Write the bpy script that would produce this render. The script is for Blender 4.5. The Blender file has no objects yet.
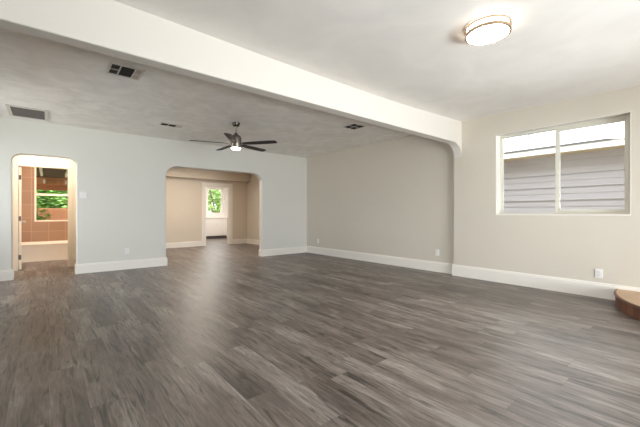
import bpy, bmesh, math, random
from mathutils import Vector, Matrix
random.seed(7)
PI = math.pi
scn = bpy.context.scene
COL = scn.collection

# ------------------------------------------------------------------ camera
YAW = 0.6896
cam_d = bpy.data.cameras.new('camera')
cam_d.sensor_fit = 'HORIZONTAL'
cam_d.sensor_width = 36.0
cam_d.lens = 328.79 / 640.0 * 36.0
cam = bpy.data.objects.new('camera', cam_d)
COL.objects.link(cam)
cam.location = (0, 0, 1.1)
cam.rotation_euler = (PI / 2, 0, -YAW)
cam_d.clip_start = 0.05
scn.camera = cam

# ------------------------------------------------------------------ world, sun, daylight, exposure
world = bpy.data.worlds.new('sky')
scn.world = world
world.use_nodes = True
bg = world.node_tree.nodes['Background']
bg.inputs['Color'].default_value = (0.90, 0.95, 1.0, 1)
bg.inputs['Strength'].default_value = 2.2


def light(name, kind, loc, rot, energy, color, size=None, size_y=None, shape=None, spread=None):
    d = bpy.data.lights.new(name, kind)
    d.energy = energy
    d.color = color
    if kind == 'AREA':
        d.shape = shape or 'RECTANGLE'
        d.size = size
        if size_y:
            d.size_y = size_y
        if spread:
            d.spread = spread
    elif kind == 'SUN':
        d.angle = math.radians(2)
    elif kind == 'POINT':
        d.shadow_soft_size = size
    o = bpy.data.objects.new(name, d)
    o.location = loc
    o.rotation_euler = rot
    COL.objects.link(o)
    return o


light('sun', 'SUN', (4, -6, 12), (math.radians(40), 0, math.radians(22)), 2.0, (1.0, 0.95, 0.86))
# unseen area lights standing in for daylight from behind and beside the camera
light('daylight_front', 'AREA', (2.95, -2.85, 1.10), (math.radians(97), 0, 0), 118, (0.93, 0.965, 1.0), 3.3, 2.1)
light('fill_ceiling', 'AREA', (2.65, -3.35, 0.15), (math.radians(140), 0, 0), 172, (0.92, 0.96, 1.0), 2.8, 0.9)  # added fill, aimed up to brighten the near ceiling
light('fill_side', 'AREA', (-2.25, 0.3, 1.45), (PI / 2, 0, -PI / 2), 15, (0.90, 0.95, 1.0), 2.4, 1.5)  # fill added outside the unseen left window
light('fill_far_side', 'AREA', (-2.25, 6.35, 1.55), (PI / 2, 0, -PI / 2), 31, (0.92, 0.96, 1.0), 1.4, 1.5)  # fill added to brighten the back wall and far zone
light('fill_reveal', 'AREA', (6.35, 0.75, 0.45), Vector((0.75, -1.55, -1.75)).to_track_quat('Z', 'Y').to_euler(), 26, (0.92, 0.96, 1.0), 1.2, 0.7)  # added below the sill, out of view, to brighten reveal and ceiling
# unseen fill lamps added to brighten the rooms behind the arches
light('fill_hall', 'AREA', (3.2, 9.2, 2.55), (0, 0, 0), 29, (1.0, 0.88, 0.75), 0.4, shape='DISK')
light('fill_vestibule', 'AREA', (0.0, 7.95, 2.50), (0, 0, 0), 7.5, (1.0, 0.90, 0.79), 0.2, shape='DISK')
light('fill_bathroom', 'AREA', (0.72, 8.95, 2.0), (math.radians(75), 0, math.radians(25)), 23, (1.0, 0.88, 0.74), 0.35, shape='DISK')
light('fill_rear_room', 'AREA', (5.1, 12.9, 2.50), (0, 0, 0), 20, (1.0, 0.96, 0.93), 0.4, shape='DISK')

vs = scn.view_settings
vs.view_transform = 'Standard'
vs.look = 'None'
vs.gamma = 1.0
vs.exposure = 1.14
vs.use_curve_mapping = False
scn.cycles.max_bounces = 10
scn.cycles.diffuse_bounces = 6
scn.cycles.glossy_bounces = 4
scn.cycles.transparent_max_bounces = 12
scn.cycles.sample_clamp_indirect = 6.0
scn.cycles.caustics_reflective = False
scn.cycles.caustics_refractive = False

# ------------------------------------------------------------------ dimensions
XN, XF, XL = 5.5538, 5.6506, -2.0       # near right wall, far right wall, left wall
YB, YR = 7.4355, -2.6                   # back wall (arches), front wall behind the camera
YK, YK2 = 2.8525, 2.9946                # beam
ZC, ZF, ZS = 2.667, 2.6764, 2.316       # ceilings, beam soffit
ZT = 2.85


# ------------------------------------------------------------------ helpers
def srgb(r, g, b):
    def c(v):
        v /= 255.0
        return v / 12.92 if v <= 0.04045 else ((v + 0.055) / 1.055) ** 2.4
    return (c(r), c(g), c(b), 1.0)


class NT:
    def __init__(self, name):
        self.m = bpy.data.materials.new(name)
        self.m.use_nodes = True
        self.t = self.m.node_tree
        self.n = self.t.nodes
        self.b = self.n['Principled BSDF']
        self.out = self.n['Material Output']

    def node(self, typ, **kw):
        n = self.n.new(typ)
        for k, v in kw.items():
            if k.startswith('i_'):
                key = k[2:]
                key = int(key) if key.isdigit() else key.replace('_', ' ')
                n.inputs[key].default_value = v
            else:
                setattr(n, k, v)
        return n

    def link(self, a, ao, b, bi):
        self.t.links.new(a.outputs[ao], b.inputs[bi])

    def math(self, op, a, b=None):
        n = self.n.new('ShaderNodeMath')
        n.operation = op
        for i, v in enumerate((a, b)):
            if v is None:
                continue
            if isinstance(v, (int, float)):
                n.inputs[i].default_value = v
            else:
                self.t.links.new(v, n.inputs[i])
        return n.outputs[0]


def mat(name, col, rough=0.5, metal=0.0, bump=0.0, bscale=20.0, var=0.0, vscale=2.0, spec=None, stretch=None, dist=0.0):
    q = NT(name)
    q.b.inputs['Base Color'].default_value = col
    q.b.inputs['Roughness'].default_value = rough
    q.b.inputs['Metallic'].default_value = metal
    if spec is not None:
        q.b.inputs['Specular IOR Level'].default_value = spec
    pos = q.node('ShaderNodeNewGeometry')
    vec = (pos, 'Position')
    if stretch:
        mp = q.node('ShaderNodeMapping')
        mp.inputs['Scale'].default_value = stretch
        q.link(pos, 'Position', mp, 'Vector')
        vec = (mp, 'Vector')
    if var > 0:
        nz = q.node('ShaderNodeTexNoise', i_Scale=vscale, i_Detail=5.0, i_Distortion=dist)
        q.link(*vec, nz, 'Vector')
        mr = q.node('ShaderNodeMapRange')
        mr.inputs[1].default_value = 0.3
        mr.inputs[2].default_value = 0.7
        mr.inputs[3].default_value = 1 - var
        mr.inputs[4].default_value = 1 + var
        q.link(nz, 0, mr, 0)
        hs = q.node('ShaderNodeHueSaturation')
        hs.inputs['Color'].default_value = col
        q.link(mr, 0, hs, 'Value')
        q.link(hs, 0, q.b, 'Base Color')
    if bump > 0:
        nz = q.node('ShaderNodeTexNoise', i_Scale=bscale, i_Detail=5.0)
        q.link(*vec, nz, 'Vector')
        bp = q.node('ShaderNodeBump', i_Strength=bump, i_Distance=0.02)
        q.link(nz, 0, bp, 'Height')
        q.link(bp, 0, q.b, 'Normal')
    return q.m


def emit(name, col, strength, base=(0.9, 0.9, 0.9, 1)):
    q = NT(name)
    q.b.inputs['Base Color'].default_value = base
    q.b.inputs['Emission Color'].default_value = col
    q.b.inputs['Emission Strength'].default_value = strength
    return q.m


def glass_mat(name):
    q = NT(name)
    q.n.remove(q.b)
    tr = q.node('ShaderNodeBsdfTransparent')
    tr.inputs['Color'].default_value = (0.97, 0.985, 0.98, 1)
    gl = q.node('ShaderNodeBsdfGlossy')
    gl.inputs['Roughness'].default_value = 0.02
    fr = q.node('ShaderNodeFresnel', i_IOR=1.45)
    mx = q.node('ShaderNodeMixShader')
    q.link(fr, 0, mx, 0)
    q.link(tr, 0, mx, 1)
    q.link(gl, 0, mx, 2)
    q.link(mx, 0, q.out, 'Surface')
    return q.m


def floor_mat():
    """grey-brown weathered vinyl planks running along Y"""
    q = NT('vinyl_planks')
    pos = q.node('ShaderNodeNewGeometry')
    sp = q.node('ShaderNodeSeparateXYZ')
    q.link(pos, 'Position', sp, 0)
    x, y = sp.outputs[0], sp.outputs[1]
    W, L = 0.18, 1.22
    xr = q.math('DIVIDE', x, W)
    row = q.math('FLOOR', xr)
    wn = q.node('ShaderNodeTexWhiteNoise', noise_dimensions='1D')
    q.t.links.new(row, wn.inputs['W'])
    yr = q.math('ADD', q.math('DIVIDE', y, L), wn.outputs['Value'])
    colm = q.math('FLOOR', yr)
    cid = q.math('ADD', q.math('MULTIPLY', row, 17.31), q.math('MULTIPLY', colm, 3.77))
    wn2 = q.node('ShaderNodeTexWhiteNoise', noise_dimensions='1D')
    q.t.links.new(cid, wn2.inputs['W'])
    pid = wn2.outputs['Value']
    # grain: broad tone, fine fibres and long dark streaks, all stretched along the plank
    def streak(kx, ky, kid, detail, rough, dist=0.0):
        cv = q.node('ShaderNodeCombineXYZ')
        q.t.links.new(q.math('MULTIPLY', x, kx), cv.inputs[0])
        q.t.links.new(q.math('MULTIPLY', y, ky), cv.inputs[1])
        q.t.links.new(q.math('MULTIPLY', pid, kid), cv.inputs[2])
        nz = q.node('ShaderNodeTexNoise', i_Scale=1.0, i_Detail=detail, i_Roughness=rough, i_Distortion=dist)
        q.link(cv, 0, nz, 'Vector')
        return nz

    def remap(sock, a, b, c, d):
        m_ = q.node('ShaderNodeMapRange')
        for k_, v_ in enumerate((a, b, c, d)):
            m_.inputs[k_ + 1].default_value = v_
        q.t.links.new(sock, m_.inputs[0])
        return m_.outputs[0]
    g2 = streak(5.0, 0.9, 31.0, 4.0, 0.6, 0.4)
    g1 = streak(60.0, 4.5, 57.0, 5.0, 0.75, 0.6)
    g3 = streak(24.0, 2.0, 43.0, 4.0, 0.6, 1.2)
    v = q.math('ADD', remap(g2.outputs[0], 0.28, 0.72, 0.0, 0.8), q.math('MULTIPLY', pid, 0.2))
    ramp = q.node('ShaderNodeValToRGB')
    e = ramp.color_ramp.elements
    e[0].position, e[0].color = 0.10, FLOOR_COLS[0]
    e[1].position, e[1].color = 0.90, FLOOR_COLS[2]
    a = e.new(0.5); a.color = FLOOR_COLS[1]
    q.t.links.new(v, ramp.inputs[0])
    tone = q.math('MULTIPLY', remap(g1.outputs[0], 0.28, 0.72, 0.50, 1.50), remap(g3.outputs[0], 0.52, 0.66, 1.0, 0.34))
    mt = q.node('ShaderNodeMix', data_type='RGBA', blend_type='MULTIPLY')
    mt.inputs['Factor'].default_value = 1.0
    q.t.links.new(ramp.outputs[0], mt.inputs['A'])
    q.t.links.new(tone, mt.inputs['B'])
    # seams
    fx = q.math('FRACT', xr)
    sx = q.math('MINIMUM', fx, q.math('SUBTRACT', 1.0, fx))
    fy = q.math('FRACT', yr)
    sy = q.math('MULTIPLY', q.math('MINIMUM', fy, q.math('SUBTRACT', 1.0, fy)), L / W)
    s = q.math('MINIMUM', sx, sy)
    mr = q.node('ShaderNodeMapRange')
    mr.inputs[1].default_value = 0.0
    mr.inputs[2].default_value = 0.02
    mr.inputs[3].default_value = 0.75
    mr.inputs[4].default_value = 1.0
    q.t.links.new(s, mr.inputs[0])
    mx = q.node('ShaderNodeMix', data_type='RGBA', blend_type='MULTIPLY')
    mx.inputs['Factor'].default_value = 1.0
    q.t.links.new(mt.outputs['Result'], mx.inputs['A'])
    q.t.links.new(mr.outputs[0], mx.inputs['B'])
    q.t.links.new(mx.outputs['Result'], q.b.inputs['Base Color'])
    # gloss
    rr = q.node('ShaderNodeMapRange')
    rr.inputs[1].default_value = 0.3
    rr.inputs[2].default_value = 0.7
    rr.inputs[3].default_value = 0.36
    rr.inputs[4].default_value = 0.47
    q.t.links.new(g2.outputs[0], rr.inputs[0])
    q.t.links.new(rr.outputs[0], q.b.inputs['Roughness'])
    q.b.inputs['Specular IOR Level'].default_value = 0.7
    bp = q.node('ShaderNodeBump', i_Strength=0.12, i_Distance=0.01)
    q.t.links.new(g1.outputs[0], bp.inputs['Height'])
    q.link(bp, 0, q.b, 'Normal')
    return q.m


def tile_mat(name, c1, c2, mortar, bw, bh, rough, axes='XZ', ms=0.006, offset=0.0):
    q = NT(name)
    pos = q.node('ShaderNodeNewGeometry')
    sp = q.node('ShaderNodeSeparateXYZ')
    q.link(pos, 'Position', sp, 0)
    cv = q.node('ShaderNodeCombineXYZ')
    q.link(sp, axes[0], cv, 0)
    q.link(sp, axes[1], cv, 1)
    br = q.node('ShaderNodeTexBrick')
    br.offset = offset
    br.inputs['Color1'].default_value = c1
    br.inputs['Color2'].default_value = c2
    br.inputs['Mortar'].default_value = mortar
    br.inputs['Scale'].default_value = 1.0
    br.inputs['Mortar Size'].default_value = ms
    br.inputs['Brick Width'].default_value = bw
    br.inputs['Row Height'].default_value = bh
    q.link(cv, 0, br, 'Vector')
    q.link(br, 'Color', q.b, 'Base Color')
    q.b.inputs['Roughness'].default_value = rough
    bp = q.node('ShaderNodeBump', i_Strength=0.3, i_Distance=0.01, invert=True)
    q.link(br, 'Fac', bp, 'Height')
    q.link(bp, 0, q.b, 'Normal')
    return q.m


def link_mesh(name, bm, m, parent=None, smooth=False, loc=None):
    bmesh.ops.recalc_face_normals(bm, faces=bm.faces[:])
    me = bpy.data.meshes.new(name)
    bm.to_mesh(me)
    bm.free()
    me.materials.append(m)
    if smooth:
        for p in me.polygons:
            p.use_smooth = True
        if hasattr(me, 'set_sharp_from_angle'):
            me.set_sharp_from_angle(angle=math.radians(38))
    o = bpy.data.objects.new(name, me)
    COL.objects.link(o)
    if parent:
        o.parent = parent
    if loc:
        o.location = loc
    return o


def struct(name, bm, m, parent=None, smooth=False):
    o = link_mesh(name, bm, m, parent, smooth)
    if parent is None:
        o['kind'] = 'structure'
    return o


def tag(o, label, cat, group=None):
    o['label'] = label
    o['category'] = cat
    if group:
        o['group'] = group
    return o


def thing(name, label, cat, loc=(0, 0, 0), rotz=0.0, group=None):
    o = bpy.data.objects.new(name, None)
    o.empty_display_size = 0.1
    COL.objects.link(o)
    o.location = loc
    o.rotation_euler = (0, 0, rotz)
    return tag(o, label, cat, group)


def box(bm, x0, x1, y0, y1, z0, z1, bev=0.0):
    r = bmesh.ops.create_cube(bm, size=1.0)
    vs_ = r['verts']
    for v in vs_:
        v.co = Vector((x0 + (v.co.x + .5) * (x1 - x0), y0 + (v.co.y + .5) * (y1 - y0), z0 + (v.co.z + .5) * (z1 - z0)))
    if bev > 0:
        ed = list({e for v in vs_ for e in v.link_edges})
        bmesh.ops.bevel(bm, geom=ed, offset=bev, segments=2, affect='EDGES', profile=0.5)
    return bm


def B(*a, **k):
    return box(bmesh.new(), *a, **k)


def prism(bm, pts, axis, a, b):
    """extrude a 2D outline along an axis; axis X: pts=(y,z); Y: (x,z); Z: (x,y)"""
    def P(p, t):
        return {'X': (t, p[0], p[1]), 'Y': (p[0], t, p[1]), 'Z': (p[0], p[1], t)}[axis]
    v0 = [bm.verts.new(P(p, a)) for p in pts]
    v1 = [bm.verts.new(P(p, b)) for p in pts]
    bm.faces.new(v0)
    bm.faces.new(v1[::-1])
    n = len(pts)
    for i in range(n):
        j = (i + 1) % n
        bm.faces.new((v0[i], v0[j], v1[j], v1[i]))
    return v0, v1


def lathe(bm, prof, segs=32, cx=0, cy=0):
    rings = []
    for r, z in prof:
        if r < 1e-5:
            rings.append([bm.verts.new((cx, cy, z))])
        else:
            rings.append([bm.verts.new((cx + r * math.cos(2 * PI * i / segs), cy + r * math.sin(2 * PI * i / segs), z)) for i in range(segs)])
    for a, b in zip(rings[:-1], rings[1:]):
        if len(a) == 1 and len(b) == 1:
            continue
        for i in range(segs):
            j = (i + 1) % segs
            if len(a) == 1:
                bm.faces.new((a[0], b[j], b[i]))
            elif len(b) == 1:
                bm.faces.new((a[i], a[j], b[0]))
            else:
                bm.faces.new((a[i], a[j], b[j], b[i]))
    return bm


def ring(bm, r_in, r_out, z0, z1, segs=48):
    lathe(bm, [(r_in, z0), (r_out, z0), (r_out, z1), (r_in, z1), (r_in, z0)], segs)
    bmesh.ops.remove_doubles(bm, verts=bm.verts[:], dist=1e-6)
    return bm


def tube(bm, p0, p1, r, segs=12):
    p0, p1 = Vector(p0), Vector(p1)
    d = p1 - p0
    rot = d.to_track_quat('Z', 'Y').to_matrix().to_4x4()
    bmesh.ops.create_cone(bm, cap_ends=True, segments=segs, radius1=r, radius2=r, depth=d.length,
                          matrix=Matrix.Translation((p0 + p1) / 2) @ rot)
    return bm


def cells(bm, axis, a, b, u0, u1, z0, z1, holes):
    """a wall slab between a and b on one axis with rectangular holes (u0,u1,z0,z1)"""
    us = sorted({u0, u1, *[h[0] for h in holes], *[h[1] for h in holes]})
    zs = sorted({z0, z1, *[h[2] for h in holes], *[h[3] for h in holes]})

    def solid(uc, zc):
        return not any(h[0] < uc < h[1] and h[2] < zc < h[3] for h in holes)
    g = [[solid((us[i] + us[i + 1]) / 2, (zs[k] + zs[k + 1]) / 2) for k in range(len(zs) - 1)] for i in range(len(us) - 1)]

    def P(t, u, z):
        return (t, u, z) if axis == 'X' else (u, t, z)
    cache = {}

    def V(t, u, z):
        key = (t, u, z)
        if key not in cache:
            cache[key] = bm.verts.new(P(t, u, z))
        return cache[key]
    nu, nz = len(us) - 1, len(zs) - 1
    for i in range(nu):
        for k in range(nz):
            if not g[i][k]:
                continue
            ua, ub, za, zb = us[i], us[i + 1], zs[k], zs[k + 1]
            for t in (a, b):
                bm.faces.new((V(t, ua, za), V(t, ub, za), V(t, ub, zb), V(t, ua, zb)))
            if i == 0 or not g[i - 1][k]:
                bm.faces.new((V(a, ua, za), V(b, ua, za), V(b, ua, zb), V(a, ua, zb)))
            if i == nu - 1 or not g[i + 1][k]:
                bm.faces.new((V(a, ub, za), V(b, ub, za), V(b, ub, zb), V(a, ub, zb)))
            if k == 0 or not g[i][k - 1]:
                bm.faces.new((V(a, ua, za), V(b, ua, za), V(b, ub, za), V(a, ub, za)))
            if k == nz - 1 or not g[i][k + 1]:
                bm.faces.new((V(a, ua, zb), V(b, ua, zb), V(b, ub, zb), V(a, ub, zb)))
    return bm


def arch_pts(x0, x1, z, rx, rz, n=8):
    """outline of an opening from floor up, over flattened round shoulders, to floor"""
    pts = [(x0, 0.0)]
    for i in range(n + 1):
        t = PI / 2 * i / n
        pts.append((x0 + rx - rx * math.cos(t), z - rz + rz * math.sin(t)))
    for i in range(n + 1):
        t = PI / 2 * (1 - i / n)
        pts.append((x1 - rx + rx * math.cos(t), z - rz + rz * math.sin(t)))
    pts.append((x1, 0.0))
    return pts


def skirting(name, path, h, th, m, kind_ok=True):
    """baseboard swept along a floor path; the board sits on the left side of the path"""
    bm = bmesh.new()
    prof = [(0, 0), (th, 0), (th, h - 0.028), (th * 0.72, h - 0.018), (th * 0.72, h - 0.006), (th * 0.4, h), (0, h)]
    P = [Vector(p) for p in path]
    secs = []
    for i, p in enumerate(P):
        ds = []
        if i > 0:
            ds.append((P[i] - P[i - 1]).normalized())
        if i < len(P) - 1:
            ds.append((P[i + 1] - P[i]).normalized())
        ns = [Vector((-d.y, d.x)) for d in ds]
        if len(ns) == 2:
            n = (ns[0] + ns[1])
            n = n / max(0.3, n.length_squared / 2) if n.length > 1e-4 else ns[0]
        else:
            n = ns[0]
        secs.append([bm.verts.new((p.x + n.x * a, p.y + n.y * a, b)) for a, b in prof])
    k = len(prof)
    for s, t in zip(secs[:-1], secs[1:]):
        for i in range(k):
            j = (i + 1) % k
            bm.faces.new((s[i], s[j], t[j], t[i]))
    bm.faces.new(secs[0])
    bm.faces.new(secs[-1][::-1])
    return struct(name, bm, m)


# ------------------------------------------------------------------ materials
FLOOR_COLS = [srgb(76, 67, 62), srgb(115, 105, 99), srgb(154, 146, 140)]
M = {}
M['floor'] = floor_mat()
M['wall_cool'] = mat('paint_pale_grey', srgb(222, 220, 214), 0.55, bump=0.10, bscale=9, var=0.012, vscale=1.2)
M['wall_beige'] = mat('paint_greige', srgb(213, 205, 193), 0.55, bump=0.10, bscale=9, var=0.012, vscale=1.2)
M['beam'] = mat('paint_beam_white', srgb(222, 216, 209), 0.6, bump=0.08, bscale=8)
M['ceiling'] = mat('paint_ceiling_plaster', srgb(234, 229, 225), 0.6, bump=0.25, bscale=3.5, var=0.05, vscale=1.5, dist=1.2)
M['ceiling_gloss'] = mat('paint_ceiling_satin', srgb(234, 229, 225), 0.40, bump=0.75, bscale=6.0, var=0.09, vscale=2.6, dist=1.5)
M['white'] = mat('paint_trim_white', srgb(240, 235, 228), 0.4)
M['cream'] = mat('paint_cream', srgb(238, 228, 212), 0.5)
M['tan'] = mat('paint_tan', srgb(214, 203, 188), 0.6)
M['plastic'] = mat('plastic_white', srgb(236, 234, 232), 0.35)
M['plastic_dark'] = mat('plastic_slot_dark', srgb(70, 66, 62), 0.5)
M['vinyl'] = mat('vinyl_almond', srgb(222, 218, 206), 0.45)
M['glass'] = glass_mat('window_glass')
M['nickel'] = mat('brushed_nickel', srgb(190, 182, 172), 0.28, 1.0, bump=0.03, bscale=60)
M['nickel_dark'] = mat('brushed_nickel_body', srgb(140, 132, 124), 0.42, 1.0)
M['brass'] = mat('satin_gold', srgb(190, 166, 138), 0.3, 1.0)
M['bronze'] = mat('dark_nickel', srgb(96, 88, 82), 0.3, 1.0)
M['blade'] = mat('blade_black_wood', srgb(20, 18, 17), 0.55, stretch=(1, 1, 1), var=0.1, vscale=6)
M['lamp_glass'] = emit('lit_glass_warm', (1.0, 0.90, 0.78, 1), 40.0)
M['lamp_side'] = emit('lit_glass_side', (1.0, 0.86, 0.70, 1), 6.0)
M['fan_glass'] = emit('lit_glass_fan', (1.0, 0.90, 0.78, 1), 10.0)
M['vent_white'] = mat('vent_enamel', srgb(205, 200, 192), 0.45)
M['vent_grey'] = mat('vent_slats_grey', srgb(112, 106, 102), 0.5)
M['vent_beige'] = mat('vent_slats_beige', srgb(178, 163, 150), 0.5)
M['vent_dark'] = mat('duct_shade_dark', srgb(40, 37, 36), 0.8)  # dark colour stands in for shade inside the ducts; open slats share it
M['tile'] = tile_mat('bath_tile_tan', srgb(164, 130, 104), srgb(156, 123, 98), srgb(184, 152, 124), 0.33, 0.33, 0.3)
M['tub'] = mat('tub_enamel', srgb(240, 230, 214), 0.2)
M['brick'] = tile_mat('step_brick', srgb(128, 82, 60), srgb(106, 68, 51), srgb(92, 70, 58), 0.11, 0.20, 0.7, 'XZ', 0.008)
M['step_tile'] = mat('step_tile_tan', srgb(196, 164, 132), 0.45, var=0.08, vscale=5)
M['step_edge'] = mat('step_edge_brown', srgb(118, 82, 62), 0.5, var=0.1, vscale=9)
M['siding'] = mat('siding_grey', srgb(176, 171, 174), 0.7, var=0.03, vscale=6, stretch=(1, 0.3, 6))
M['soffit'] = mat('soffit_tan', srgb(196, 176, 146), 0.7)
M['fascia'] = mat('fascia_white', srgb(245, 244, 240), 0.6)
M['roof_dark'] = mat('roof_edge_grey', srgb(96, 92, 92), 0.8)
M['stucco'] = mat('stucco_outside', srgb(222, 214, 200), 0.9)
M['wood_red'] = mat('stained_redwood', srgb(176, 112, 76), 0.7, var=0.15, vscale=5, stretch=(0.4, 1, 5))
M['wood_dark'] = mat('dark_roof_boards', srgb(40, 29, 25), 0.8, var=0.2, vscale=5)
M['fence'] = mat('cedar_boards', srgb(196, 134, 96), 0.8, var=0.15, vscale=3, stretch=(6, 1, 0.4))
M['leaf'] = mat('leaf_green', srgb(124, 168, 84), 0.55, var=0.45, vscale=2.2)
M['leaf_light'] = mat('leaf_yellow_green', srgb(128, 168, 66), 0.55, var=0.35, vscale=3)
M['leaf_bright'] = mat('leaf_pale', srgb(164, 198, 106), 0.55, var=0.35, vscale=3)
M['bark'] = mat('bark', srgb(96, 78, 62), 0.9, bump=0.4, bscale=12)
M['ground'] = mat('dry_grass', srgb(150, 142, 104), 1.0, var=0.2, vscale=1.5)

# ------------------------------------------------------------------ the setting: ground, floor, walls
struct('ground', B(-40, 40, -30, 60, -0.60, -0.45), M['ground'])
struct('floor', B(XL - .2, 6.45, YR - .2, 14.65, -0.2, 0.0), M['floor'])

# back wall with the two arched openings; the plaster edges are rounded over
bm = bmesh.new()
lv = []
for yy, d in ((YB, 0.016), (YB + .0025, 0.008), (YB + .008, 0.0025), (YB + .016, 0.0), (YB + .15, 0.0)):
    ol = [(XL - .2, 0.0)]
    ol += arch_pts(-0.472 - d, 0.389 + d, 2.105 + d, 0.15 + d, 0.11 + d, 12)
    ol += arch_pts(1.915 - d, 4.215 + d, 2.115 + d, 0.24 + d, 0.21 + d, 12)
    ol += [(XF + .25, 0.0), (XF + .25, ZT), (XL - .2, ZT)]
    lv.append([bm.verts.new((x, yy, z)) for x, z in ol])
n = len(lv[0])
bm.faces.new(lv[0])
bm.faces.new(lv[-1][::-1])
for la, lb in zip(lv[:-1], lv[1:]):
    for i in range(n):
        bm.faces.new((la[i], la[(i + 1) % n], lb[(i + 1) % n], lb[i]))
struct('wall_back', bm, M['wall_cool'])

# right wall: far part, set back a little behind the beam, and near part with the window
struct('wall_right_far', B(XF, XF + .25, YK2, 11.22, 0, ZT), M['wall_beige'])
WY0, WY1, WZ0, WZ1 = 0.690, 2.284, 1.085, 2.362
struct('wall_right', cells(bmesh.new(), 'X', XN, XN + .25, YR - .2, YK2, 0, ZT, [(WY0, WY1, WZ0, WZ1)]), M['wall_beige'])
# front wall behind the camera and left wall, with added unseen windows
struct('wall_front', cells(bmesh.new(), 'Y', YR - .2, YR, XL, XN, 0, ZT, [(1.25, 2.85, 0.02, 2.2), (3.05, 4.65, 0.02, 2.2)]), M['wall_beige'])
struct('wall_left', cells(bmesh.new(), 'X', XL - .2, XL, YR - .2, YB, 0, ZT, [(-0.9, 1.5, 0.7, 2.2), (5.6, 7.1, 0.8, 2.3)]), M['wall_beige'])

# beam across the room, turning down into the right wall with a round shoulder
bm = bmesh.new()
R = 0.25
pts = [(XL, ZT), (XL, ZS)]
for i in range(11):
    t = PI / 2 * i / 10
    pts.append((XN - R + R * math.sin(t), ZS - R * 0.9 + R * 0.9 * math.cos(t)))
pts.append((XN + 0.06, pts[-1][1]))
pts.append((XN + 0.06, ZT))
v0, v1 = prism(bm, pts, 'Y', YK, YK2)
ed = []
for i in range(1, 12):
    for vv in (v0, v1):
        e = bm.edges.get((vv[i], vv[i + 1]))
        if e:
            ed.append(e)
bmesh.ops.bevel(bm, geom=ed, offset=0.010, segments=2, affect='EDGES', profile=0.5)
struct('trim_1', bm, M['beam'])


# ceilings: hand-trowelled plaster, not quite flat
def plaster(bm, x0, x1, y0, y1, z, ctrl, n=24):
    def off(x, y):
        s = w = 0.0
        for cx, cy, dz in ctrl:
            k = math.exp(-((x - cx) ** 2 + (y - cy) ** 2) / (2 * 0.7 ** 2))
            s += k * dz
            w += k
        return s / max(1.0, w)
    g = [[bm.verts.new((x0 + (x1 - x0) * i / n, y0 + (y1 - y0) * j / n,
                        z + off(x0 + (x1 - x0) * i / n, y0 + (y1 - y0) * j / n))) for j in range(n + 1)] for i in range(n + 1)]
    t = [[bm.verts.new((v.co.x, v.co.y, ZT + 0.02)) for v in r] for r in g]
    for i in range(n):
        for j in range(n):
            bm.faces.new((g[i][j], g[i + 1][j], g[i + 1][j + 1], g[i][j + 1]))
            bm.faces.new((t[i][j], t[i][j + 1], t[i + 1][j + 1], t[i + 1][j]))
    for j in range(n):
        bm.faces.new((g[0][j], g[0][j + 1], t[0][j + 1], t[0][j]))
        bm.faces.new((g[n][j], g[n][j + 1], t[n][j + 1], t[n][j]))
        bm.faces.new((g[j][0], g[j + 1][0], t[j + 1][0], t[j][0]))
        bm.faces.new((g[j][n], g[j + 1][n], t[j + 1][n], t[j][n]))
    return bm


ctrl = [(0.5, YK, 0.013), (1.9, YK, -0.018), (3.4, YK, -0.024), (4.4, YK, -0.015),
        (XN, 2.7, 0.040), (XN, 2.2, 0.045), (XN, 1.5, 0.008), (XN, 0.9, 0.0), (XN, 0.5, -0.022)]
struct('ceiling', plaster(bmesh.new(), XL - .1, XN + .1, YR - .1, YK + .05, ZC, ctrl), M['ceiling'], smooth=True)
struct('ceiling_far', B(XL - .1, XF + .1, YK2 - .05, YB + .05, ZF, ZT + 0.02), M['ceiling_gloss'])

# hall behind the wide arch
struct('wall_hall_left', B(1.10, 1.25, YB + .15, 11.1, 0, ZT), M['tan'])
struct('wall_hall_back', cells(bmesh.new(), 'Y', 11.1, 11.22, 1.10, 6.45, 0, ZT, [(4.11, 4.955, -0.01, 2.03)]), M['tan'])
struct('ceiling_hall', B(1.10, XF + .1, YB + .15, 11.1, 2.62, ZT + .02), M['cream'])
struct('trim_2', B(1.25, XF, 10.82, 11.1, 2.25, 2.62, bev=0.006), M['tan'])     # dropped soffit
# rear room beyond the hall
struct('wall_rear_right', B(6.20, 6.40, 11.22, 14.4, 0, ZT), M['white'])
struct('wall_rear_left', B(3.60, 3.75, 11.22, 14.4, 0, ZT), M['white'])
RW = (5.42, 6.12, 1.10, 2.22)
struct('wall_rear_back', cells(bmesh.new(), 'Y', 14.4, 14.6, 3.6, 6.40, 0, ZT, [RW]), M['white'])
struct('ceiling_rear', B(3.6, 6.4, 11.22, 14.6, 2.62, ZT + .02), M['white'])
# vestibule and bathroom behind the small arch
struct('wall_vestibule_left', B(-0.95, -0.80, YB + .15, 8.55, 0, ZT), M['cream'])
struct('wall_vestibule_right', B(0.75, 0.90, YB + .15, 8.55, 0, ZT), M['cream'])
DX0, DX1, DZ = -0.455, 0.305, 2.02
struct('wall_bathroom_front', cells(bmesh.new(), 'Y', 8.55, 8.67, -1.30, 1.15, 0, ZT, [(DX0, DX1, -0.01, DZ)]), M['cream'])
struct('ceiling_bathroom', B(-1.3, 1.10, YB + .15, 10.9, 2.60, ZT + .02), M['cream'])
struct('wall_bathroom_left', B(-1.30, -1.15, 8.67, 10.72, 0, ZT), M['tile'])
struct('wall_bathroom_right', B(0.95, 1.10, 8.67, 10.72, 0, ZT), M['tile'])
BW = (-0.275, 0.50, 0.90, 2.30)
struct('wall_bathroom_back', cells(bmesh.new(), 'Y', 10.72, 10.90, -1.30, 1.10, 0, ZT, [BW]), M['tile'])
# roof over the whole house
struct('roof', B(XL - .75, 6.75, YR - .7, 15.0, ZT + .02, ZT + .17), M['stucco'])

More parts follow.
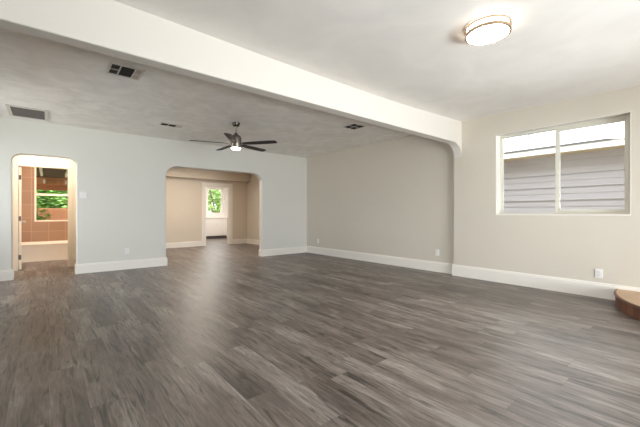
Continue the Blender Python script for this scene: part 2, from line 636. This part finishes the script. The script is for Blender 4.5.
# ------------------------------------------------------------------ trim: baseboards and casings
W_ = M['white']
BH, BHR, BT = 0.175, 0.198, 0.02
skirting('baseboard_back', [(-0.472, YB + .15), (-0.472, YB), (XL, YB)], BH, BT, W_)
skirting('baseboard_back_middle', [(1.915, YB + .15), (1.915, YB), (0.389, YB), (0.389, YB + .15)], BH, BT, W_)
skirting('baseboard_back_right', [(XF, YB), (4.215, YB), (4.215, YB + .15)], BH, BT, W_)
skirting('baseboard_right_far', [(XF, YK2), (XF, YB - BT)], 0.188, BT, W_)
skirting('baseboard_right', [(XN, 0.2), (XN, YK2), (XF - BT, YK2)], BHR, BT, W_)
skirting('baseboard_left', [(XL, YB - BT), (XL, YR + BT)], BH, BT, W_)
skirting('baseboard_front', [(XL, YR), (1.2, YR)], BH, BT, W_)
skirting('baseboard_hall_back', [(3.99, 11.1), (1.25, 11.1)], BH, BT, W_)
skirting('baseboard_hall_back_right', [(XF, 11.1), (5.085, 11.1)], BH, BT, W_)
skirting('baseboard_hall_right', [(XF, YB + .15), (XF, 11.1 - BT)], BH, BT, W_)
skirting('baseboard_vestibule', [(0.75, 8.55), (0.375, 8.55)], BHR, BT, M['cream'])
skirting('baseboard_vestibule_left', [(-0.525, 8.55), (-0.80, 8.55)], BHR, BT, M['cream'])


def casing(name, x0, x1, z, w, y, th, m):
    bm = bmesh.new()
    box(bm, x0 - w, x0, y - th, y, 0, z + w, bev=0.004)
    box(bm, x1, x1 + w, y - th, y, 0, z + w, bev=0.004)
    box(bm, x0, x1, y - th, y, z, z + w, bev=0.004)
    return struct(name, bm, m)


casing('trim_3', 4.11, 4.955, 2.03, 0.125, 11.1, 0.022, M['white'])          # hall door casing
bm = bmesh.new()                                                             # jamb lining of that doorway
box(bm, 4.10, 4.125, 11.09, 11.23, 0, 2.03)
box(bm, 4.94, 4.965, 11.09, 11.23, 0, 2.03)
box(bm, 4.10, 4.965, 11.09, 11.23, 2.015, 2.04)
struct('trim_4', bm, M['white'])
casing('trim_5', DX0, DX1, DZ, 0.07, 8.55, 0.012, M['cream'])                # bathroom door casing


# ------------------------------------------------------------------ windows
def frame_bm(bm, axis, t0, t1, u0, u1, z0, z1, w, wb=None, bev=0.003):
    wb = wb or w
    def bx(a, b, c, d):
        if axis == 'X':
            box(bm, t0, t1, a, b, c, d, bev=bev)
        else:
            box(bm, a, b, t0, t1, c, d, bev=bev)
    bx(u0, u0 + w, z0, z1)
    bx(u1 - w, u1, z0, z1)
    bx(u0 + w, u1 - w, z0, z0 + wb)
    bx(u0 + w, u1 - w, z1 - w, z1)
    return bm


def pane(axis, t, u0, u1, z0, z1, parent, name='pane'):
    if axis == 'X':
        b = B(t - .003, t + .003, u0, u1, z0, z1)
    else:
        b = B(u0, u1, t - .003, t + .003, z0, z1)
    return link_mesh(name, b, M['glass'], parent)


# big sliding window in the near right wall
w1 = struct('window_1', frame_bm(bmesh.new(), 'X', 5.695, 5.775, WY0, WY1, WZ0, WZ1, 0.036, 0.026), M['vinyl'])
link_mesh('meeting_rail', B(5.715, 5.765, 1.470, 1.520, WZ0 + .026, WZ1 - .036, bev=.003), M['vinyl'], w1)
pane('X', 5.745, 1.520, WY1 - .036, WZ0 + .026, WZ1 - .036, w1)
s1 = link_mesh('sliding_sash', frame_bm(bmesh.new(), 'X', 5.690, 5.714, WY0 + .036, 1.515, WZ0 + .026, WZ1 - .036, 0.042, 0.046), M['vinyl'], w1)
pane('X', 5.702, WY0 + .078, 1.473, WZ0 + .072, WZ1 - .078, s1)
link_mesh('latch', B(5.678, 5.690, 1.484, 1.504, 1.66, 1.74, bev=.003), M['vinyl'], s1)
# stool edge: painted sill return
link_mesh('sill', B(XN - .006, 5.695, WY0 + .001, WY1 - .001, WZ0 - .012, WZ0 + .004), M['white'], w1)

rl = bmesh.new()      # lining added around the opening, its white standing in for sky light
box(rl, XN - .002, 5.695, WY1 - .006, WY1 + .001, WZ0, WZ1)
box(rl, XN - .002, 5.695, WY0 - .001, WY0 + .006, WZ0, WZ1)
box(rl, XN - .002, 5.695, WY0 + .006, WY1 - .006, WZ1 - .006, WZ1 + .001)
link_mesh('reveal', rl, M['white'], w1)

# bathroom window
w2 = struct('window_2', frame_bm(bmesh.new(), 'Y', 10.74, 10.82, *BW, 0.035), M['cream'])
link_mesh('meeting_rail', B(BW[0] + .035, BW[1] - .035, 10.75, 10.80, 1.545, 1.60, bev=.003), M['cream'], w2)
pane('Y', 10.785, BW[0] + .035, BW[1] - .035, BW[2] + .035, 1.545, w2)
pane('Y', 10.770, BW[0] + .035, BW[1] - .035, 1.60, BW[3] - .035, w2)
# rear room window
w3 = struct('window_3', frame_bm(bmesh.new(), 'Y', 14.43, 14.52, *RW, 0.045), M['white'])
pane('Y', 14.475, RW[0] + .045, RW[1] - .045, RW[2] + .045, RW[3] - .045, w3)
# unseen front and side windows, added and sized to let light in
for n, (u0, u1) in ((4, (1.25, 2.85)), (5, (3.05, 4.65))):
    w = struct('window_%d' % n, frame_bm(bmesh.new(), 'Y', YR - .14, YR - .08, u0, u1, 0.02, 2.2, 0.05), M['vinyl'])
    link_mesh('mullion', B((u0 + u1) / 2 - .03, (u0 + u1) / 2 + .03, YR - .14, YR - .08, 0.07, 2.15), M['vinyl'], w)
    pane('Y', YR - .11, u0 + .05, (u0 + u1) / 2 - .03, 0.07, 2.15, w)
    pane('Y', YR - .11, (u0 + u1) / 2 + .03, u1 - .05, 0.07, 2.15, w)
w = struct('window_6', frame_bm(bmesh.new(), 'X', XL - .14, XL - .08, -0.9, 1.5, 0.7, 2.2, 0.05), M['vinyl'])
pane('X', XL - .11, -0.85, 1.45, 0.75, 2.15, w)

w = struct('window_7', frame_bm(bmesh.new(), 'X', XL - .14, XL - .08, 5.6, 7.1, 0.8, 2.3, 0.05), M['vinyl'])  # added so the far zone gets more light
pane('X', XL - .11, 5.65, 7.05, 0.85, 2.25, w)

# bathroom door, swung open against the inside wall
d1 = struct('door_1', B(0, 0.72, 0, 0.036, 0.012, 2.0, bev=.003), M['cream'])
d1.location = (DX0 + 0.045, 8.615, 0)
d1.rotation_euler = (0, 0, math.radians(93))
for z in (0.25, 1.0, 1.80):
    hb = bmesh.new()
    box(hb, -0.004, 0.0, 0.004, 0.032, z - .045, z + .045)
    tube(hb, (-0.006, 0.036, z - .05), (-0.006, 0.036, z + .05), 0.006)
    link_mesh('hinge', hb, M['bronze'], d1)
kb = bmesh.new()
tube(kb, (0.66, -0.055, 0.92), (0.66, 0.092, 0.92), 0.010)
for sgn in (-1, 1):
    c = (0.66, 0.018 + sgn * 0.065, 0.92)
    bmesh.ops.create_uvsphere(kb, u_segments=14, v_segments=10, radius=0.027, matrix=Matrix.Translation(c))
    tube(kb, (0.66, 0.018 + sgn * 0.018, 0.92), (0.66, 0.018 + sgn * 0.026, 0.92), 0.030, 16)
link_mesh('door_knob', kb, M['nickel'], d1, smooth=True)

# ------------------------------------------------------------------ ceiling fan
FX, FY = 2.515, 5.35
fan = thing('ceiling_fan', 'five bladed black ceiling fan with nickel body and small lit lamp', 'ceiling fan', (FX, FY, ZF))
link_mesh('canopy', lathe(bmesh.new(), [(0, 0), (.068, 0), (.066, -.02), (.056, -.05), (.038, -.066), (0, -.066)], 28), M['bronze'], fan, True)
link_mesh('downrod', tube(bmesh.new(), (0, 0, -.06), (0, 0, -.20), .013), M['nickel'], fan, True)
link_mesh('motor_housing', lathe(bmesh.new(), [(0, -.175), (.026, -.175), (.034, -.20), (.062, -.215), (.085, -.24), (.092, -.27),
                                               (.092, -.425), (.086, -.437), (0, -.437)], 32), M['nickel_dark'], fan, True)
link_mesh('lamp_diffuser', lathe(bmesh.new(), [(0, -.437), (.078, -.437), (.078, -.448), (.068, -.458), (.045, -.463), (0, -.465)], 32),
          M['fan_glass'], fan, True)


def blade_bm():
    bm = bmesh.new()
    outl = [(0.13, -0.045), (0.30, -0.062), (0.60, -0.068), (0.72, -0.064), (0.748, -0.045), (0.752, 0.02), (0.735, 0.050), (0.60, 0.060), (0.30, 0.055), (0.13, 0.040)]
    prism(bm, outl, 'Z', -0.004, 0.004)
    bmesh.ops.rotate(bm, verts=bm.verts[:], cent=(0, 0, 0), matrix=Matrix.Rotation(math.radians(-9), 3, 'X'))
    return bm


def bracket_bm():
    bm = bmesh.new()
    prism(bm, [(0.08, -.020), (0.15, -.026), (0.22, -.034), (0.235, 0), (0.22, .034), (0.15, .026), (0.08, .020)], 'Z', 0.004, 0.010)
    bmesh.ops.rotate(bm, verts=bm.verts[:], cent=(0, 0, 0), matrix=Matrix.Rotation(math.radians(-9), 3, 'X'))
    return bm


for k in range(5):
    ang = math.radians(-13 + 72 * k) - YAW
    bl = link_mesh('blade', blade_bm(), M['blade'], fan)
    bl.location = (0, 0, -0.366)
    bl.rotation_euler = (0, 0, ang)
    link_mesh('blade_bracket', bracket_bm(), M['bronze'], bl)

# ------------------------------------------------------------------ flush ceiling light
LX, LY = 2.822, 1.226
ZLC = ZC - 0.004
lamp = thing('flush_ceiling_light', 'round flush lit ceiling light with two thin gold rings', 'ceiling light', (LX, LY, ZLC))
link_mesh('mounting_plate', lathe(bmesh.new(), [(0, 0), (.150, 0), (.150, -.012), (0, -.012)], 40), M['white'], lamp)
link_mesh('diffuser', lathe(bmesh.new(), [(0, -.058), (.158, -.058), (.154, -.070), (.09, -.078), (0, -.080)], 48), M['lamp_glass'], lamp, True)
link_mesh('diffuser_side', lathe(bmesh.new(), [(0, -.010), (.158, -.010), (.158, -.0575), (0, -.0575)], 48), M['lamp_side'], lamp, True)
link_mesh('trim_ring', ring(bmesh.new(), .164, .174, -.022, -.006), M['brass'], lamp, True)
link_mesh('trim_ring', ring(bmesh.new(), .1585, .174, -.076, -.054), M['brass'], lamp, True)
for k in range(3):
    a = math.radians(30 + 120 * k)
    link_mesh('ring_post', tube(bmesh.new(), (.169 * math.cos(a), .169 * math.sin(a), -.06), (.169 * math.cos(a), .169 * math.sin(a), -.018), .0045, 8), M['brass'], lamp)


# ------------------------------------------------------------------ vents in the far ceiling
def vent_frame(sx, sy, w, th, bars=()):
    bm = bmesh.new()
    box(bm, 0, w, 0, sy, -th, 0, bev=.002)
    box(bm, sx - w, sx, 0, sy, -th, 0, bev=.002)
    box(bm, w, sx - w, 0, w, -th, 0, bev=.002)
    box(bm, w, sx - w, sy - w, sy, -th, 0, bev=.002)
    for a, b, c, d in bars:
        box(bm, a, b, c, d, -th, 0)
    return bm


def slats(x0, x1, y0, y1, n, tilt, along='X', wd=0.02):
    bm = bmesh.new()
    for i in range(n):
        t = (i + .5) / n
        b0 = len(bm.verts)
        r = bmesh.ops.create_cube(bm, size=1.0)['verts']
        if along == 'X':
            cy = y0 + (y1 - y0) * t
            mtx = Matrix.Translation(((x0 + x1) / 2, cy, -.006)) @ Matrix.Rotation(tilt, 4, 'X') @ Matrix.Diagonal((x1 - x0, wd, .0015, 1))
        else:
            cx = x0 + (x1 - x0) * t
            mtx = Matrix.Translation((cx, (y0 + y1) / 2, -.006)) @ Matrix.Rotation(tilt, 4, 'Y') @ Matrix.Diagonal((wd, y1 - y0, .0015, 1))
        bmesh.ops.transform(bm, matrix=mtx, verts=r)
    return bm


G = 'air vents in the far ceiling'
v = thing('return_air_grille', 'large white return air grille with dark slats above small arched doorway', 'vent', (-0.485, 6.53, ZF), group=G)
link_mesh('frame', vent_frame(.48, .68, .045, .014), M['vent_white'], v)
link_mesh('duct_shade', B(.04, .44, .04, .64, -.003, 0), M['vent_dark'], v)
link_mesh('slats', slats(.045, .435, .045, .635, 16, math.radians(-35), wd=.02), M['vent_grey'], v)

v = thing('ceiling_register', 'three bay air register with dark middle bay beside the beam', 'vent', (0.49, 4.015, ZF), group=G)
link_mesh('frame', vent_frame(.33, .335, .022, .012, [(.100, .112, .022, .313), (.238, .250, .022, .313), (.022, .10, .160, .172), (.25, .308, .160, .172)]), M['vent_white'], v)
link_mesh('duct_shade', B(.018, .312, .018, .317, -.003, 0), M['vent_dark'], v)
link_mesh('slats', slats(.022, .100, .022, .313, 12, math.radians(30), wd=.010), M['vent_grey'], v)
link_mesh('slats', slats(.112, .238, .022, .313, 6, math.radians(75), 'Y', wd=.008), M['vent_dark'], v)['label'] = 'dark open middle slats'
link_mesh('slats', slats(.250, .308, .022, .313, 12, math.radians(-9), wd=.024), M['vent_beige'], v)['label'] = 'pale closed slats'

v = thing('ceiling_register', 'small dark two bay register between return grille and ceiling fan', 'vent', (1.50, 6.12, ZF), group=G)
link_mesh('frame', vent_frame(.36, .17, .018, .010, [(.128, .142, .018, .152), (.258, .272, .018, .152)]), M['vent_white'], v)
link_mesh('duct_shade', B(.014, .262, .014, .156, -.003, 0), M['vent_dark'], v)
link_mesh('slats', slats(.018, .128, .018, .152, 5, math.radians(70), wd=.008), M['vent_dark'], v)
link_mesh('slats', slats(.142, .258, .018, .152, 5, math.radians(60), wd=.009), M['vent_dark'], v)
link_mesh('slats', slats(.272, .342, .018, .152, 6, math.radians(-10), wd=.024), M['vent_white'], v)['label'] = 'pale closed slats'

v = thing('ceiling_register', 'square dark register close to the beam and the beige far wall', 'vent', (4.10, 4.03, ZF), group=G)
link_mesh('frame', vent_frame(.31, .32, .024, .012, [(.149, .161, .024, .296), (.024, .286, .154, .166)]), M['vent_white'], v)
link_mesh('duct_shade', B(.018, .292, .018, .302, -.003, 0), M['vent_dark'], v)
link_mesh('slats', slats(.024, .149, .024, .154, 6, math.radians(60), wd=.010), M['vent_dark'], v)
link_mesh('slats', slats(.161, .286, .024, .154, 6, math.radians(60), 'Y', wd=.010), M['vent_dark'], v)
link_mesh('slats', slats(.024, .149, .166, .296, 6, math.radians(60), 'Y', wd=.010), M['vent_dark'], v)
link_mesh('slats', slats(.161, .286, .166, .296, 6, math.radians(60), wd=.010), M['vent_dark'], v)


# ------------------------------------------------------------------ outlets and switches (built facing -Y, then turned)
def outlet(label, loc, rotz, wd=.075, ht=.118):
    o = thing('wall_outlet', label, 'outlet', loc, rotz, 'wall outlets')
    link_mesh('cover_plate', B(-wd / 2, wd / 2, -.010, 0, -ht / 2, ht / 2, bev=.003), M['plastic'], o)
    for sg in (-1, 1):
        r = link_mesh('receptacle', B(-.017, .017, -.013, -.010, sg * .022 - .014, sg * .022 + .014, bev=.002), M['plastic'], o)
        sl = bmesh.new()
        box(sl, -.008, -.005, -.0138, -.013, sg * .022 - .004, sg * .022 + .007)
        box(sl, .005, .008, -.0138, -.013, sg * .022 - .004, sg * .022 + .007)
        link_mesh('slots', sl, M['plastic_dark'], r)
    return o


outlet('white outlet on near wall below the wide window', (XN, 0.998, 0.315), -PI / 2)
outlet('white outlet on beige far wall close to the beam end', (XF, 3.375, 0.362), -PI / 2)
outlet('small white outlet on beige far wall beside the room corner', (XF, 6.93, 0.35), -PI / 2)
outlet('white outlet on the pale wall between the two arches', (1.19, YB, 0.36), 0)
outlet('white outlet on white panel under the rear room window', (5.72, 14.08, 0.62), 0)
o = thing('light_switch', 'double white light switch beside small arched doorway', 'light switch', (0.49, YB, 1.44))
link_mesh('cover_plate', B(-.058, .058, -.007, 0, -.058, .058, bev=.003), M['plastic'], o)
for sg in (-1, 1):
    link_mesh('rocker', B(sg * .023 - .016, sg * .023 + .016, -.012, -.007, -.033, .033, bev=.002), M['plastic'], o)

# ------------------------------------------------------------------ half-round brick step at the front door
SX, SY, SZ = XN, -0.10, 0.15
RX, RY = 1.20, 0.93


def half_round(d, n=36):
    return [(-(RX - d) * math.cos(t), (RY - d) * math.sin(t)) for t in [PI / 2 - PI * i / n + 0.0 for i in range(n + 1)]]


def step_outline(d):
    # half ellipse bulging towards -X, flat side on the baseboard
    return [(-BT - 0.002 - (RX - d - BT) * math.cos(t), (RY - d) * math.sin(t)) for t in [-PI / 2 + PI * i / 40 for i in range(41)]]


step = thing('entry_step', 'half round brick step with tan top at near wall', 'step', (SX, SY, 0))
bm = bmesh.new(); prism(bm, step_outline(0.012), 'Z', 0, SZ - 0.022)
link_mesh('brick_riser', bm, M['brick'], step)
bm = bmesh.new()
o1, o2 = step_outline(0.0), step_outline(0.022)
a0 = [bm.verts.new((*p, SZ - .022)) for p in o1]; a1 = [bm.verts.new((*p, SZ - .006)) for p in o1]
am = [bm.verts.new((p[0] + (q[0] - p[0]) * .12, p[1] + (q[1] - p[1]) * .12, SZ)) for p, q in zip(o1, o2)]
b1 = [bm.verts.new((*p, SZ)) for p in o2]; b0 = [bm.verts.new((*p, SZ - .022)) for p in o2]
loops = [a0, a1, am, b1, b0]
for la, lb in zip(loops, loops[1:] + loops[:1]):
    for i in range(40):
        bm.faces.new((la[i], la[i + 1], lb[i + 1], lb[i]))
bm.faces.new([l[0] for l in loops]); bm.faces.new([l[40] for l in loops][::-1])
link_mesh('edging', bm, M['step_edge'], step)
bm = bmesh.new(); prism(bm, step_outline(0.0225), 'Z', SZ - .022, SZ - .001)
link_mesh('tile_top', bm, M['step_tile'], step)

# ------------------------------------------------------------------ bathtub
tub = thing('bathtub', 'cream alcove bathtub under the bathroom window', 'bathtub', (-0.10, 10.33, 0))


def rrect(hx, hy, r, z, n=6):
    out = []
    for sx, sy, a0 in ((1, 1, 0), (-1, 1, PI / 2), (-1, -1, PI), (1, -1, 1.5 * PI)):
        for i in range(n + 1):
            a = a0 + PI / 2 * i / n
            out.append((sx * (hx - r) + r * math.cos(a), sy * (hy - r) + r * math.sin(a), z))
    return out


bm = bmesh.new()
levels = [rrect(1.03, .375, .01, 0), rrect(1.03, .375, .01, .36), rrect(1.04, .385, .02, .375), rrect(1.04, .385, .02, .40), rrect(1.03, .375, .03, .41),
          rrect(.95, .29, .14, .41), rrect(.935, .275, .14, .395), rrect(.86, .22, .14, .12), rrect(.80, .18, .12, .09)]
vl = [[bm.verts.new(p) for p in L] for L in levels]
n = len(vl[0])
for a, b in zip(vl[:-1], vl[1:]):
    for i in range(n):
        j = (i + 1) % n
        bm.faces.new((a[i], a[j], b[j], b[i]))
bm.faces.new(vl[-1])
bm.faces.new(vl[0][::-1])
link_mesh('tub_shell', bm, M['tub'], tub, True)
link_mesh('drain', lathe(bmesh.new(), [(0, .093), (.028, .093), (.028, .0905), (0, .0905)], 16, cx=-.70), M['nickel'], tub)

# ------------------------------------------------------------------ low white unit under the rear window
cab = thing('base_cabinet', 'low white panelled unit with thin ledge under rear room window', 'cabinet', (5.2, 14.08, 0))
link_mesh('body', B(-1.0, 0.98, 0, .31, .12, .89), M['white'], cab)
link_mesh('ledge', B(-1.0, 0.98, -.03, .31, .89, .92, bev=.004), M['white'], cab)
link_mesh('toe_kick', B(-1.0, 0.98, .05, .31, 0, .12), M['roof_dark'], cab)

# ------------------------------------------------------------------ outdoors: house next door
nb = thing('neighbouring_house', 'grey lap sided house with white eave seen through wide window', 'house', (8.8, 1.5, -0.45))
prof = [(0.2, 0.0), (0.0, 0.0)]
pts = [(0.25, 0.0)]
z = 0.0
c0 = 1.40 + 0.45 - 0.288 * 6     # align laps to the photo's lines
zz = [c0 + 0.144 * i for i in range(0, 20)]
pts.append((0.0, 0.0))
for i, zb in enumerate(zz):
    if zb <= 0.02 or zb > 2.86:
        continue
    dp = 0.034 if i % 2 == 0 else 0.014
    pts.append((0.034, zb - 0.0005))
    pts.append((0.034 - dp, zb))
pts.append((0.034, 2.86)); pts.append((0.25, 2.86))
bm = bmesh.new()
va = [bm.verts.new((p[0], -9, p[1])) for p in pts]
vb = [bm.verts.new((p[0], 9, p[1])) for p in pts]
for i in range(len(pts) - 1):
    bm.faces.new((va[i], va[i + 1], vb[i + 1], vb[i]))
bm.faces.new((va[-1], va[0], vb[0], vb[-1]))
link_mesh('lap_siding', bm, M['siding'], nb)
link_mesh('soffit', B(-.47, .25, -9, 9, 2.855, 2.875), M['soffit'], nb)
link_mesh('fascia', B(-.50, -.47, -9, 9, 2.84, 2.955), M['fascia'], nb)
link_mesh('roof_edge', B(-.53, 6.0, -9, 9, 2.955, 2.995), M['roof_dark'], nb)
rod = tag(link_mesh('hanging_rod', tube(bmesh.new(), (0, 0, 0), (0, 0, -.59), .010, 8), M['roof_dark'], None, loc=(6.1, 1.985, ZT + .02)),
          'short dark rod hanging outside behind the wide window', 'rod')


# ------------------------------------------------------------------ outdoors: trees, bushes, fence, patio cover
def leaves(bm, c, rad, n, size, seed):
    rnd = random.Random(seed)
    blobs = []
    for _ in range(9):
        d = Vector((rnd.gauss(0, 1), rnd.gauss(0, 1), rnd.gauss(0, 1))).normalized() * rnd.uniform(.2, .75)
        blobs.append((Vector((d.x * rad[0], d.y * rad[1], d.z * rad[2])), rnd.uniform(.35, .55)))
    for _ in range(n):
        bc, br = rnd.choice(blobs)
        d = Vector((rnd.gauss(0, 1), rnd.gauss(0, 1), rnd.gauss(0, 1))).normalized() * br * rnd.uniform(.6, 1.05)
        p = Vector(c) + bc + Vector((d.x * rad[0], d.y * rad[1], d.z * rad[2]))
        s = size * rnd.uniform(.6, 1.3)
        m = Matrix.Translation(p) @ Matrix.Rotation(rnd.uniform(0, 6.3), 4, 'Z') @ Matrix.Rotation(rnd.gauss(0, .7), 4, 'X')
        vv = [bm.verts.new(m @ Vector(q)) for q in ((-s, 0, 0), (0, -.45 * s, .1 * s), (s, 0, 0), (0, .45 * s, .1 * s))]
        bm.faces.new(vv)


def tree(name, label, cat, loc, h, rad, n, size, m, seed, trunk=0.1, limbs=4):
    t = thing(name, label, cat, loc)
    bm = bmesh.new()
    leaves(bm, (0, 0, h), rad, n, size, seed)
    link_mesh('foliage', bm, m, t)
    rnd = random.Random(seed + 1)
    bm = bmesh.new()
    tube(bm, (0, 0, 0), (0, 0, h * .7), trunk)
    for k in range(limbs):
        a = rnd.uniform(0, 6.3)
        tube(bm, (0, 0, h * rnd.uniform(.3, .6)), (rad[0] * .7 * math.cos(a), rad[1] * .7 * math.sin(a), h + rad[2] * rnd.uniform(-.1, .6)), trunk * .35, 8)
    link_mesh('trunk', bm, M['bark'], t)
    return t


GZ = -0.45
tree('leafy_tree', 'dense green tree behind fence outside bathroom window', 'tree', (0.0, 21.5, GZ), 2.6, (2.6, 1.2, 1.5), 15000, .11, M['leaf'], 3, .14)
tree('round_bush', 'pale green bush in front of the dark tree outside bathroom window', 'bush', (-0.36, 14.8, GZ), 1.25, (.42, .4, .55), 1800, .05, M['leaf_light'], 5, .03)
tree('leafy_tree', 'bright green tree outside the far rear room window', 'tree', (8.6, 21.0, GZ), 2.6, (2.2, 1.4, 1.9), 9000, .09, M['leaf_bright'], 9, .12)

# cedar fence beyond the bathroom
fe = thing('cedar_fence', 'orange cedar board fence outside bathroom window', 'fence', (0.9, 18.6, GZ))
bm = bmesh.new()
for i in range(24):
    x = -1.45 + i * .145
    box(bm, x, x + .1445, 0, .02, 0.03, 1.78)
link_mesh('boards', bm, M['fence'], fe)
bm = bmesh.new()
for zz_ in (.4, 1.5):
    box(bm, -1.45, 2.03, .02, .06, zz_, zz_ + .09)
link_mesh('rails', bm, M['fence'], fe)
for x in (-1.45, 0.25, 1.95):
    link_mesh('post', B(x, x + .09, .02, .11, 0, 1.84), M['fence'], fe)

# patio cover: dark boards on cream rafters, reddish beam
pc = thing('patio_cover', 'dark patio roof with pale rafters and reddish beam outside bathroom window', 'patio cover', (0, 12.4, GZ))
link_mesh('roof_boards', B(-2.6, 2.6, 0, 5.2, 2.97, 3.01), M['wood_dark'], pc)
for x in (-2.4, -1.65, -0.95, -0.22, 0.45, 1.2, 1.9):
    link_mesh('rafter', B(x, x + .06, 0.0, 2.7, 2.86, 2.97), M['fascia'], pc)
    link_mesh('rafter_tail', B(x + .05, x + .11, 4.1, 4.45, 2.73, 2.86), M['cream'], pc)
link_mesh('beam', B(-2.6, 2.6, 4.45, 4.6, 2.70, 2.97), M['fence'], pc)
link_mesh('beam', B(-2.6, 2.6, 4.9, 5.05, 2.50, 2.80), M['wood_red'], pc)
for x in (-2.5, 2.36):
    link_mesh('post', B(x, x + .14, 4.9, 5.04, 0, 2.50), M['wood_red'], pc)
    link_mesh('post', B(x, x + .14, 0.02, .16, 0, 2.97), M['wood_red'], pc)
